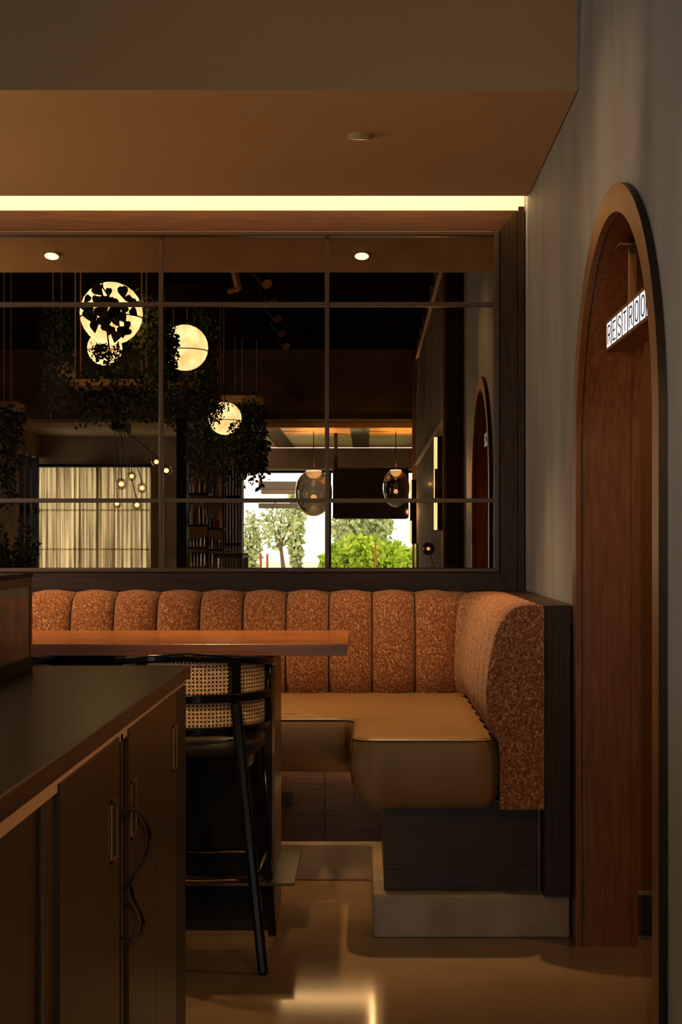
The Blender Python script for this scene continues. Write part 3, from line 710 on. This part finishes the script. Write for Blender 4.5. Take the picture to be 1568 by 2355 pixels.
# curtain wall pieces
struct('wall_curtain', vbox(60, 412, 955, 1068, 20.0, 20.2), 'plaster_light')
struct('wall_curtain_pier', vbox(346, 412, 1068, 1480, 20.0, 20.2), 'plaster_light')
xc = V(95, 1247, 20).x
bm = B()
box(bm, xc-.15, xc, YCW, YB-.2, 2.55, 2.86); box(bm, xc-.15, xc, 2*YM-18.7, YB-.2, 0, 2.55)
struct('wall_lounge_left', bm, 'plaster_light')
w1 = struct('window_1', bx(xc-.1, xc-.09, YCW, 2*YM-18.7, 0.0, 2.55), 'glass')
for y in (2*YM-19.0, 2*YM-19.35, 2*YM-19.8):
    obj('mullion', bx(xc-.09, xc-.0, y-.05, y+.05, 0, 2.55), 'black_matte', w1)
obj('mullion', bx(xc-.09, xc-.03, YCW, 2*YM-18.7, 1.78, 1.86), 'black_matte', w1)
# curtained window
w2 = struct('window_2', bx(V(80, 0, 20).x, V(346, 0, 20).x, YCW-.16, YCW-.15, 0, 2.47), 'glass')
for x in (80, 221, 344):
    q = V(x, 0, 20).x; obj('mullion', bx(q-.025, q+.025, YCW-.15, YCW-.10, 0, 2.47), 'black_matte', w2)
for z in (1.28, 1.83, 2.44): obj('mullion', bx(V(80, 0, 20).x, V(346, 0, 20).x, YCW-.15, YCW-.11, z-.012, z+.012), 'black_matte', w2)
cur = thing('sheer_curtain', 'pleated sheer beige curtain reflected over the wide window', 'curtain', (V(212, 0, 19.9).x, YCW+.08, 0))
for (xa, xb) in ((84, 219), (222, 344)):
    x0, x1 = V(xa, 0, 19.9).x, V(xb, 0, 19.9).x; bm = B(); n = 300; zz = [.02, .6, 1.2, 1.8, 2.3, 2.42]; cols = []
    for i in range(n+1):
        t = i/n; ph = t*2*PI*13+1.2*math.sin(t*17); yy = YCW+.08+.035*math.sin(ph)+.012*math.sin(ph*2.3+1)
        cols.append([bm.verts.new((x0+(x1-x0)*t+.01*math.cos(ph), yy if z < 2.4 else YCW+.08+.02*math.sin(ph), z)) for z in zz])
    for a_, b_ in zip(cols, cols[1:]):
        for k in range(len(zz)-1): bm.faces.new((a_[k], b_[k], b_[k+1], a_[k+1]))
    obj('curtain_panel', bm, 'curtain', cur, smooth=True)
obj('curtain_rail', bx(V(80, 0, 19.9).x, V(346, 0, 19.9).x, YCW+.03, YCW+.13, 2.425, 2.465), 'black_matte', cur)
# black column and lounge divider
tag(obj('black_column', vbox(405, 428, 960, 1500, 17.45, 17.7), 'black_matte'), 'tall black square column reflected beside the bottle shelves', 'column')
struct('wall_bar_back', vbox(428, 556, 975, 1500, 19.4, 19.6), 'plaster_mottled')
# bar shelves
sh = thing('bar_shelf', 'black metal bar shelving of bottles reflected beside the bright window', 'shelf', V(470, 1500, 18.0))
for x in (431, 478, 513, 551):
    obj('upright', vbox(x-1.6, x+1.6, 1010, 1500, 17.9, 17.92), 'black_matte', sh)
for y in (1136, 1209, 1260, 1307):
    obj('shelf_board', vbox(430, 479, y-2, y+2, 17.8, 18.2), 'black_matte', sh)
for y in (1145, 1217, 1265, 1310):
    obj('shelf_board', vbox(479, 514, y-2, y+2, 17.8, 18.2), 'black_matte', sh)
# slatted screen
scr = thing('slatted_screen', 'screen of thin black vertical bars reflected at the window edge', 'screen', V(533, 1500, 18.4))
for x in (519, 526, 533, 540, 547, 554): obj('slat', vbox(x-1.7, x+1.7, 1070, 1500, 18.3, 18.36), 'black_matte', scr)
for y in (1143, 1252): obj('crossbar', vbox(516, 556, y-4, y+4, 18.32, 18.34), 'black_matte', scr)
def bottle(x, ybase, w, h, mtn, label, d=17.95, grp='bottles on the bar shelves', name='bottle', cat='bottle'):
    p = V(x, ybase, d); s = d/F; r = w*s/2; hh = h*s
    if name == 'bottle': pr = [(r*.96, 0), (r, hh*.05), (r, hh*.55), (r*.8, hh*.64), (r*.36, hh*.74), (r*.33, hh*.97), (r*.38, hh)]
    else: pr = [(r*.8, 0), (r*.85, hh*.1), (r, hh), (r*.92, hh), (r*.78, hh*.12), (0, hh*.1)]
    tag(obj(name, lathe(B(), pr, p, 12), mtn, smooth=True), label, cat, grp)
bl = [(440, 1134, 9, 38, 'bottle_clear', 'clear bottle at the left end of the topmost shelf'), (453, 1134, 10, 46, 'bottle_amber', 'amber bottle on the topmost left shelf'),
      (466, 1134, 8, 36, 'bottle_dark', 'dark bottle on the topmost left shelf'), (441, 1207, 9, 46, 'bottle_clear', 'clear bottle at the left of the second shelf'),
      (452, 1207, 13, 66, 'bottle_amber', 'tall tapered amber bottle on the second shelf'), (463, 1207, 8, 58, 'bottle_dark', 'tall black bottle on the second shelf'),
      (472, 1207, 7, 34, 'bottle_amber', 'small golden bottle at the right of the second shelf'), (496, 1215, 10, 36, 'bottle_red', 'red bottle on the right-hand shelf'),
      (506, 1215, 8, 40, 'bottle_clear', 'clear bottle beside the red bottle'), (487, 1215, 7, 34, 'bottle_dark', 'dark bottle left of the red bottle'),
      (492, 1143, 8, 40, 'bottle_green', 'green bottle high on the right-hand shelf'), (503, 1143, 8, 44, 'bottle_clear', 'clear bottle high on the right-hand shelf')]
for b_ in bl: bottle(*b_)
ORD = ['first', 'second', 'third', 'fourth', 'fifth']
for k, x in enumerate((441, 449, 457, 466, 474)): bottle(x, 1258, 7, 22, 'clear_glass', ORD[k]+' stemless glass from the left on the left third shelf', grp='glasses on the left third shelf', name='tumbler', cat='glass')
for k, x in enumerate((484, 492, 500, 508)): bottle(x, 1263, 7, 22, 'clear_glass', ORD[k]+' stemless glass from the left on the right third shelf', grp='glasses on the right third shelf', name='tumbler', cat='glass')
for k, x in enumerate((442, 450, 458, 466, 474)): bottle(x, 1304, 8, 34, 'clear_glass', ORD[k]+' tall glass from the left on the lowest left shelf', grp='glasses on the lowest left shelf', name='tumbler', cat='glass')
for k, x in enumerate((484, 493, 502, 510)): bottle(x, 1307, 8, 34, 'clear_glass', ORD[k]+' tall glass from the left on the lowest right shelf', grp='glasses on the lowest right shelf', name='tumbler', cat='glass')

# lounge ceiling, metallic panels and the window wall
lc = struct('ceiling_gold', bx(V(556, 0, 17.8).x, .735, 2*YM-21.4, YB-.21, 2.795, 2.855), 'gold_ceiling')
for (x0, x1) in ((-1.32, -1.06), (-.20, .04)):
    obj('panel', bx(x0, x1, 2*YM-21.3, YB-.3, 2.785, 2.7951), 'mirror_tile', lc)
wx0, wx1 = V(556, 0, 22).x, .735
struct('wall_window', vbox(556, 957, 1030, 1078, 21.4, 22.2), 'plaster_light')
w3 = struct('window_3', bx(wx0, wx1, YW-.01, YW, 0, 2.5), 'glass')
for x in (556, 757, 952):
    q = V(x, 0, 22).x; obj('mullion', bx(q-.03, q+.03, YW, YW+.06, 0, 2.5), 'black_matte', w3)
obj('mullion', bx(wx0, wx1, YW, YW+.06, 2.44, 2.52), 'black_matte', w3)
struct('wall_window_left', bx(V(412, 0, 20).x, wx0-.03, YW-.2, YW, 0, 2.86), 'plaster_mottled')
# black hood box hanging before the window, on a thick black post frame
hd = thing('hood_box', 'large black hanging box reflected against the bright window', 'hood', V(855, 1190, 19))
obj('box', vbox(765, 940, 1076, 1192, 19.4, 20.1), 'black_matte', hd, bevel=.02)
obj('post', vbox(768, 776, 968, 1076, 18.6, 18.7), 'black_matte', hd)
obj('crossbar', vbox(768, 953, 968, 974, 18.6, 18.7), 'black_matte', hd)
tag(obj('ceiling_speaker', lathe(B(), [(0, 0), (.045, 0), (.05, .03), (.05, .05)], V(690, 913, 17.49), 18, 'y'), 'plate_dark', smooth=False), 'small round black speaker on the reflected upper wall', 'speaker')
# sconces and trims on the pier wall
def sconce(label, xc_, d, z0, z1):
    t = thing('wall_sconce', label, 'wall lamp', (.58, 2*YM-d, z0), 'black vertical bar wall lamps')
    y = 2*YM-d; m = (z0+z1)/2
    obj('body', bx(.545, .599, y-.05, y+.05, z0, z1), 'black_matte', t, bevel=.002)
    obj('body', bx(.525, .545, y-.04, y+.04, m-.11, m+.11), 'black_matte', t, bevel=.002)
    obj('light_bar', bx(.520, .5445, y-.02, y+.03, m+.115, z1-.005), 'sconce_glow', t)
    obj('light_bar', bx(.520, .5445, y-.02, y+.03, z0+.005, m-.115), 'sconce_glow', t)
    obj('light_bar', bx(.520, .5245, y-.02, y+.03, m-.11, m+.11), 'sconce_glow', t)
    l = bpy.data.lights.new('sconce_lamp', 'POINT'); l.energy = 22; l.color = WARM; l.shadow_soft_size = 0
    o = bpy.data.objects.new('sconce_lamp', l); COL.objects.link(o); o.location = (.49, y, m)
sconce('nearer long black wall lamp glowing down its edge in the mirror', 0, 11.0, 1.47, 2.19)
sconce('farther black wall lamp glowing beside the reflected window', 0, 17.2, 1.36, 2.13)
struct('trim_5', bx(.585, .6, YB, 2.45, 2.29, 2.33), 'bronze'); struct('trim_6', bx(.57, .6, YB, 2.45, 3.50, 3.54), 'bronze')
struct('trim_7', bx(.58, .6, 2.43, 2.455, 0, CZ), 'bronze'); struct('trim_8', bx(.56, .6, YB, YB+.06, 0, CZ), 'bronze')
struct('trim_9', bx(.575, .6, YB+.07, YB+1.0, 0, 1.37), 'mirror_tile')
lp = thing('globe_lamp', 'small round amber globe lamp reflected low beside the wall lamp', 'lamp', V(985, 1320, 12.2))
c0 = V(985, 1262, 12.2); obj('globe', ball(B(), c0, .050), 'smoke_glass', lp, smooth=True); obj('bulb', ball(B(), c0, .018, 12), 'bulb', lp, smooth=True)
obj('ring', lathe(B(), [(.046, -.008), (.054, -.008), (.054, .008), (.046, .008)], c0, 24, 'y'), 'black_matte', lp)
obj('stem', tube(B(), [c0+Vector((.01, 0, -.045)), c0+Vector((.06, 0, -.20)), c0+Vector((.07, 0, -1.33))], .006, 8), 'brass', lp)

# paper lanterns ("moons")
def moon(label, x, y, d, rpx):
    c = V(x, y, d); r = rpx*d/F
    t = thing('round_lantern', label, 'lantern', c, 'glowing round lanterns')
    obj('shade', ball(B(), c, r, 28), 'lantern', t, smooth=True)
    obj('ring', lathe(B(), [(r*1.001, -.004), (r*1.012, -.004), (r*1.012, .004), (r*1.001, .004)], c+Vector((0, 0, -.15*r)), 36), 'black_matte', t)
    obj('cord', tube(B(), [c+Vector((0, 0, r)), Vector((c.x, c.y, CZ))], .006, 6), 'cable', t)
moon('largest glowing lantern, behind big dark leaves at upper left', 255, 720, 11.5, 72)
moon('lantern partly hidden just below the largest one', 240, 800, 14.5, 40)
moon('lantern half covered by foliage right of the mullion', 425, 799, 13.0, 53)
moon('smallest lantern, lowest of them, wrapped in leaves', 517, 962, 15.8, 38)
# cluster of glass bulbs
cl = thing('bulb_cluster', 'cluster of small clear glass bulbs hanging on rods before the curtain', 'pendant light', V(270, 978, 15))
obj('canopy', vbox(255, 286, 968, 988, 14.9, 15.3), 'black_matte', cl)
obj('canopy_rod', tube(B(), [V(270, 968, 15.1), V(270, 968, 15.1)+Vector((0, 0, CZ-V(270, 968, 15.1).z))], .01, 6), 'black_matte', cl)
for (x, y, r, tx) in ((278, 1113, 13, 278), (302, 1095, 11, 284), (326, 1122, 12, 290), (359, 1062, 12, 285), (382, 1082, 13, 286), (268, 1158, 11, 262), (314, 1161, 12, 272)):
    c = V(x, y, 15); g = obj('glass_globe', ball(B(), c, r*15/F, 16), 'clear_glass', cl, smooth=True)
    obj('bulb', ball(B(), c, r*.42*15/F, 10), 'bulb', g, smooth=True)
    obj('cable', tube(B(), [V(tx, 988, 15), V(x, y-r, 15)], .005, 5), 'cable', cl)
# smoked glass pendants
def globe(label, x, y, d, rpx, sz):
    c = V(x, y, d); r = rpx*d/F
    t = thing('glass_pendant', label, 'pendant light', c, 'smoked glass globe pendants')
    obj('globe', ball(B(), c, r, 28, sz), 'smoke_glass', t, smooth=True)
    obj('cap_light', lathe(B(), [(r*.40, r*sz*.93), (r*.44, r*sz*.86), (r*.36, r*sz*.72), (r*.18, r*sz*.62), (0, r*sz*.60)], c, 20), 'lamp_glow', t, smooth=True)
    obj('inner_bulb', ball(B(), c-Vector((0, 0, r*.25)), r*.16, 12), 'bulb', t, smooth=True)
    l = bpy.data.lights.new('pendant_lamp', 'SPOT'); l.spot_size = math.radians(150); l.spot_blend = .6; l.energy = 70; l.color = WARM; l.shadow_soft_size = 0
    o = bpy.data.objects.new('pendant_lamp', l); COL.objects.link(o); o.location = c+Vector((.02, 0, r*sz*1.08)); o.rotation_euler = (PI, 0, 0)
    obj('cord', tube(B(), [c+Vector((0, 0, r*sz)), Vector((c.x, c.y, 2.86 if c.y < YB else CZ))], .006, 6), 'cable', t)
globe('larger smoked glass globe lamp crossing the right mullion', 721, 1133, 18.3, 43, 1.27)
globe('smoked glass globe lamp in front of the black box', 910, 1122, 18.3, 32, 1.38)
bp_ = thing('fill_pendant', 'added round lamp out of view at the left, warming the dropped ceiling', 'pendant light', (-3.1, 5.2, 1.95))  # unseen lamp added for warm light on the dropped ceiling
obj('bulb', ball(B(), (-3.1, 5.2, 1.95), .09), 'fill_glow', bp_, smooth=True)
obj('cord', tube(B(), [(-3.1, 5.2, 2.04), (-3.1, 5.2, SOF_Z)], .006, 6), 'cable', bp_)
# track with spot heads
tk = thing('track_light', 'black ceiling track with spot heads reflected at upper centre', 'track light', V(600, 600, 11))
ta, tb_ = V(575, 640, 10.9), V(650, 835, 16.5); ta.z = tb_.z = 3.78
obj('track', tube(B(), [ta, tb_], .018, 4), 'black_matte', tk)
for k in range(6):
    p = ta.lerp(tb_, .05+k*.17); bm = B(); tube(bm, [p, p-Vector((0, 0, .1))], .012, 6); a_ = p-Vector((.03, -.03, .10)); tube(bm, [a_, a_+Vector((.10, .14, -.14))], .045, 12)
    h = obj('spot_head', bm, 'black_matte', tk)
    q = a_+Vector((.10, .14, -.14)); obj('rim', tube(B(), [q, q+Vector((.004, .006, -.006))], .046, 12), 'brass', h)
bm = tube(B(), [V(533, 600, 11), V(548, 664, 11)], .028, 4); tube(bm, [V(548, 664, 11), V(522, 669, 11)], .020, 4)
tag(obj('ceiling_brace', bm, 'tray'), 'angled wooden ceiling brace reflected near the top', 'brace')
# hanging plants
LQ = [(0, 0), (.32, .25), (.36, .55), (0, 1), (-.36, .55), (-.32, .25)]
def leaf(bm, p, d, s, w=1.):
    d = d.normalized(); u = Vector((random.uniform(-1, 1), random.uniform(-1, 1), random.uniform(-.3, .3))); sd = d.cross(u).normalized(); up = sd.cross(d)
    bm.faces.new([bm.verts.new(p+d*s*b_+sd*s*a_*w+up*s*.12*abs(a_)) for a_, b_ in LQ])
def vine_mass(x0, x1, y0, y1, d, n, mtn, parent, ls=.05, spread=.5, vn=.7):
    bm = B()
    for i in range(n):
        x = random.uniform(x0, x1); yt = y0+random.uniform(0, .3)*(y1-y0); yb = yt+(y1-yt)*random.uniform(.3, 1)
        dd = d+random.uniform(-spread, spread); a_ = V(x, yt, dd); b_ = V(x+random.uniform(-6, 6), yb, dd); L = (a_-b_).length; k = max(3, int(L/(ls*.55)))
        for j in range(k):
            p = a_.lerp(b_, j/k)+Vector((random.gauss(0, .02), random.gauss(0, .02), 0))
            leaf(bm, p, Vector((random.uniform(-1, 1), random.uniform(-1, 1), -vn*random.random()-.2)), ls*random.uniform(.6, 1.3), .8)
    o = obj('foliage', bm, mtn, parent); o['kind'] = 'stuff'; return o
PL = []
def planter(label, x0, x1, y, d, masses, ropes, traym='tray', thick=16):
    t = thing('hanging_planter', label, 'hanging plant', V((x0+x1)/2, y, d), 'hanging planters reflected in the mirror')
    obj('tray', vbox(x0, x1, y-thick/2, y+thick/2, d, d+.35), traym, t, bevel=.005)
    for x in ropes:
        p = V(x, y, d+.1); obj('rope', tube(B(), [p, Vector((p.x, p.y, CZ-.02))], .006, 5), 'rope', t)
    for m_ in masses: vine_mass(*m_[:4], d+.15, *m_[4:6], t, *m_[6:])
    PL.append(t); return t
planter('wooden tray of trailing vines hanging below the largest lantern', 158, 352, 879, 11.8,
        [(100, 160, 800, 960, 30, 'leaf_grey', .045), (170, 370, 830, 990, 90, 'leaf_dark', .05), (300, 372, 660, 900, 50, 'leaf_olive', .045)], (172, 184, 325, 336))
planter('white pot with creeping plant hanging at upper left', 128, 152, 852, 12.2,
        [(95, 175, 690, 870, 45, 'leaf_dark', .05)], (121, 140), 'white_pot', 26)
planter('tray of dark vines hanging around the middle lantern', 385, 470, 885, 13.6,
        [(372, 402, 740, 900, 40, 'leaf_dark', .05), (380, 500, 840, 1000, 70, 'leaf_dark', .05), (430, 500, 690, 900, 40, 'leaf_dark', .05), (390, 440, 860, 960, 25, 'leaf_olive', .045)], (398, 430, 447, 462, 506, 514))
planter('tray of long trailing vines hanging over the smallest lantern', 440, 600, 916, 16.2,
        [(440, 605, 900, 1130, 120, 'leaf_dark', .055), (430, 470, 960, 1100, 30, 'leaf_olive', .05), (545, 608, 960, 1130, 50, 'leaf_dark', .07)], (452, 500, 540, 556, 590))
planter('tray with vines hanging at the far left edge of the mirror', -60, 34, 930, 12.5,
        [(-40, 45, 900, 1130, 50, 'leaf_dark', .05), (5, 30, 1050, 1220, 14, 'leaf_dark', .045)], (8, 24))
vine_mass(366, 400, 745, 880, 12.6, 80, 'leaf_dark', PL[2], .045, .06); vine_mass(398, 412, 850, 870, 12.6, 8, 'leaf_dark', PL[2], .04, .06)
vine_mass(478, 508, 925, 985, 15.4, 24, 'leaf_dark', PL[3], .032, .05); vine_mass(505, 526, 922, 950, 15.4, 9, 'leaf_dark', PL[3], .03, .05)
vine_mass(528, 560, 965, 1010, 15.4, 16, 'leaf_dark', PL[3], .045, .05)
# big-leaved climber before the largest lantern: each leaf a part
po = thing('climbing_plant', 'dark plant with big heart-shaped leaves before the largest lantern', 'hanging plant', V(250, 860, 10.9))
obj('stem', tube(B(), [V(230, 600, 10.9), V(235, 660, 10.9), V(262, 700, 10.9), V(245, 760, 10.9), V(250, 800, 10.9), V(246, 860, 10.9)], .006, 6), 'leaf_dark', po)
obj('stem', tube(B(), [V(200, 700, 10.9), V(240, 690, 10.9), V(290, 700, 10.9), V(320, 692, 10.9)], .006, 6), 'leaf_dark', po)
lb = B(); HP = [(0, 0), (.2, -.06), (.42, .1), (.42, .38), (.2, .72), (0, 1), (-.2, .72), (-.42, .38), (-.42, .1), (-.2, -.06)]
lb.faces.new([lb.verts.new((a_, .05*abs(a_), -b_)) for a_, b_ in HP]); lme = bpy.data.meshes.new('leaf'); lb.to_mesh(lme); lb.free(); lme.materials.append(M['leaf_dark'])
lv = [(215, 668), (226, 662), (250, 672), (280, 668), (205, 690), (240, 690), (262, 695), (290, 690), (305, 695), (190, 705), (205, 712), (222, 716), (240, 712), (256, 716), (272, 708), (288, 714), (210, 730), (228, 738), (246, 736), (262, 742), (276, 730), (292, 748), (215, 748), (236, 755), (256, 760), (268, 772), (280, 760), (296, 765), (300, 720), (222, 690), (248, 724), (198, 722), (234, 726), (264, 728)]
for (x, y) in lv:
    o = bpy.data.objects.new('leaf', lme); COL.objects.link(o); o.parent = po; p = V(x, y-10, 10.9+random.uniform(-.15, .15)); o.location = p-Vector(po.location)
    s = random.uniform(.065, .10); o.scale = (s, s, s); o.rotation_euler = (random.uniform(-.3, .3), random.uniform(-.8, .8), random.uniform(-.5, .5))
vine_mass(212, 276, 785, 845, 10.9, 40, 'leaf_dark', po, .035, .1)
# potted olive bush at lower left
pb = thing('potted_bush', 'dark feathery bush reflected at the lower left edge', 'plant', V(25, 1247, 12.5)*1.0); pb.location.z = 0
bm = B(); c0 = V(25, 1247, 12.5)
lathe(bm, [(.16, 0), (.2, .4), (.18, .4), (.16, .36), (0, .36)], (c0.x, c0.y, 0), 18); obj('pot', bm, 'plate_dark', pb)
bm = B(); tips = []
for i in range(46):
    a_ = random.uniform(0, 2*PI); rr = random.uniform(.05, .26); e = Vector((c0.x+rr*math.cos(a_), c0.y+rr*math.sin(a_), random.uniform(1.1, 1.62)-rr*.3)); s0 = Vector((c0.x, c0.y, .4))
    tube(bm, [s0, s0.lerp(e, .5)+Vector((0, 0, .1)), e], [.008, .005, .002], 4); tips.append((s0.lerp(e, .5)+Vector((0, 0, .1)), e))
obj('branches', bm, 'bark', pb)['kind'] = 'stuff'
bm = B()
for a_, b_ in tips:
    for k in range(34): leaf(bm, a_.lerp(b_, random.random()), Vector((random.uniform(-1, 1), random.uniform(-1, 1), random.uniform(0, 1.2))), .045, .5)
obj('foliage', bm, 'leaf_dark', pb)['kind'] = 'stuff'

# ------------------------------------------------------------------ outside the window
struct('ground', bx(-30, 30, -50, YW-.2, -.25, -.05), 'ground')
def tree(name, label, x, y, d, wpx, hpx, n, mtn, ls=.22, trunk=True, cat='tree', slim=False):
    c = V(x, y, d); rx = wpx/2*d/F; rz = hpx/2*d/F
    t = thing(name, label, cat, (c.x, c.y, -.05)); bm = B()
    if trunk:
        tube(bm, [(c.x, c.y, -.05), (c.x+.1, c.y, c.z*.5), (c.x, c.y, c.z)], [.07, .05, .03], 6)
        for k in range(5): tube(bm, [(c.x, c.y, max(.2, c.z-rz)), (c.x+random.uniform(-rx, rx), c.y, c.z+random.uniform(-.2, .9)*rz)], [.03, .01], 4)
        obj('trunk', bm, 'bark', t)
    bm = B()
    for i in range(n):
        while True:
            u = Vector((random.uniform(-1, 1), random.uniform(-1, 1), random.uniform(-1, 1)))
            if u.length < 1: break
        p = Vector((c.x+u.x*rx, c.y+u.y*rx, c.z+u.z*rz)); leaf(bm, p, Vector((random.uniform(-1, 1), random.uniform(-1, 1), random.uniform(-1, 1))), ls*random.uniform(.6, 1.3), .8)
    obj('foliage', bm, mtn, t)['kind'] = 'stuff'
tree('shrub', 'bright green shrub behind the right half of the reflected window', 830, 1300, 27, 190, 130, 5200, 'out_green', .12, False, 'shrub')
tree('shrub', 'bright green shrub at the right end of the reflected window', 905, 1305, 29, 120, 110, 3000, 'out_green', .12, False, 'shrub')
tree('tree', 'pale leafy tree behind the bright shrubs', 830, 1215, 38, 150, 90, 1300, 'out_pale', .18)
tree('tree', 'thin pale tree at the left of the reflected window', 578, 1250, 32, 50, 150, 560, 'out_pale', .10)
tree('tree', 'slender tree with open branches near the middle of the reflected window', 640, 1210, 30, 100, 110, 420, 'out_pale', .10)
tree('tree', 'narrow column-like tree left of the right mullion', 680, 1220, 34, 30, 230, 800, 'out_pale', .14)
for (x, lab) in ((599, 'left of the pair of rusty posts outside the window'), (614, 'right of the pair of rusty posts outside the window'), (863, 'rusty post among the bright green shrubs')):
    tag(obj('rusty_post', vbox(x-2.2, x+2.2, 1250 if x > 800 else 1274, 1420, 24.5, 24.6), 'rust'), lab, 'post')
tag(obj('garden_wall', vbox(560, 770, 1292, 1420, 45, 45.4), 'out_wall'), 'pale low wall outside behind the thin trees', 'wall')
lo_ = thing('louver_beam', 'brown boxed beam outside across the reflected window', 'beam', V(640, 1135, 24.5))
obj('upper_board', vbox(594, 680, 1107, 1125, 24, 24.4), 'louver', lo_); obj('lower_board', vbox(600, 682, 1126, 1135, 24.0, 24.3), 'plaster_mottled', lo_)
obj('bottom_board', vbox(594, 685, 1157, 1168, 24, 24.4), 'louver', lo_)
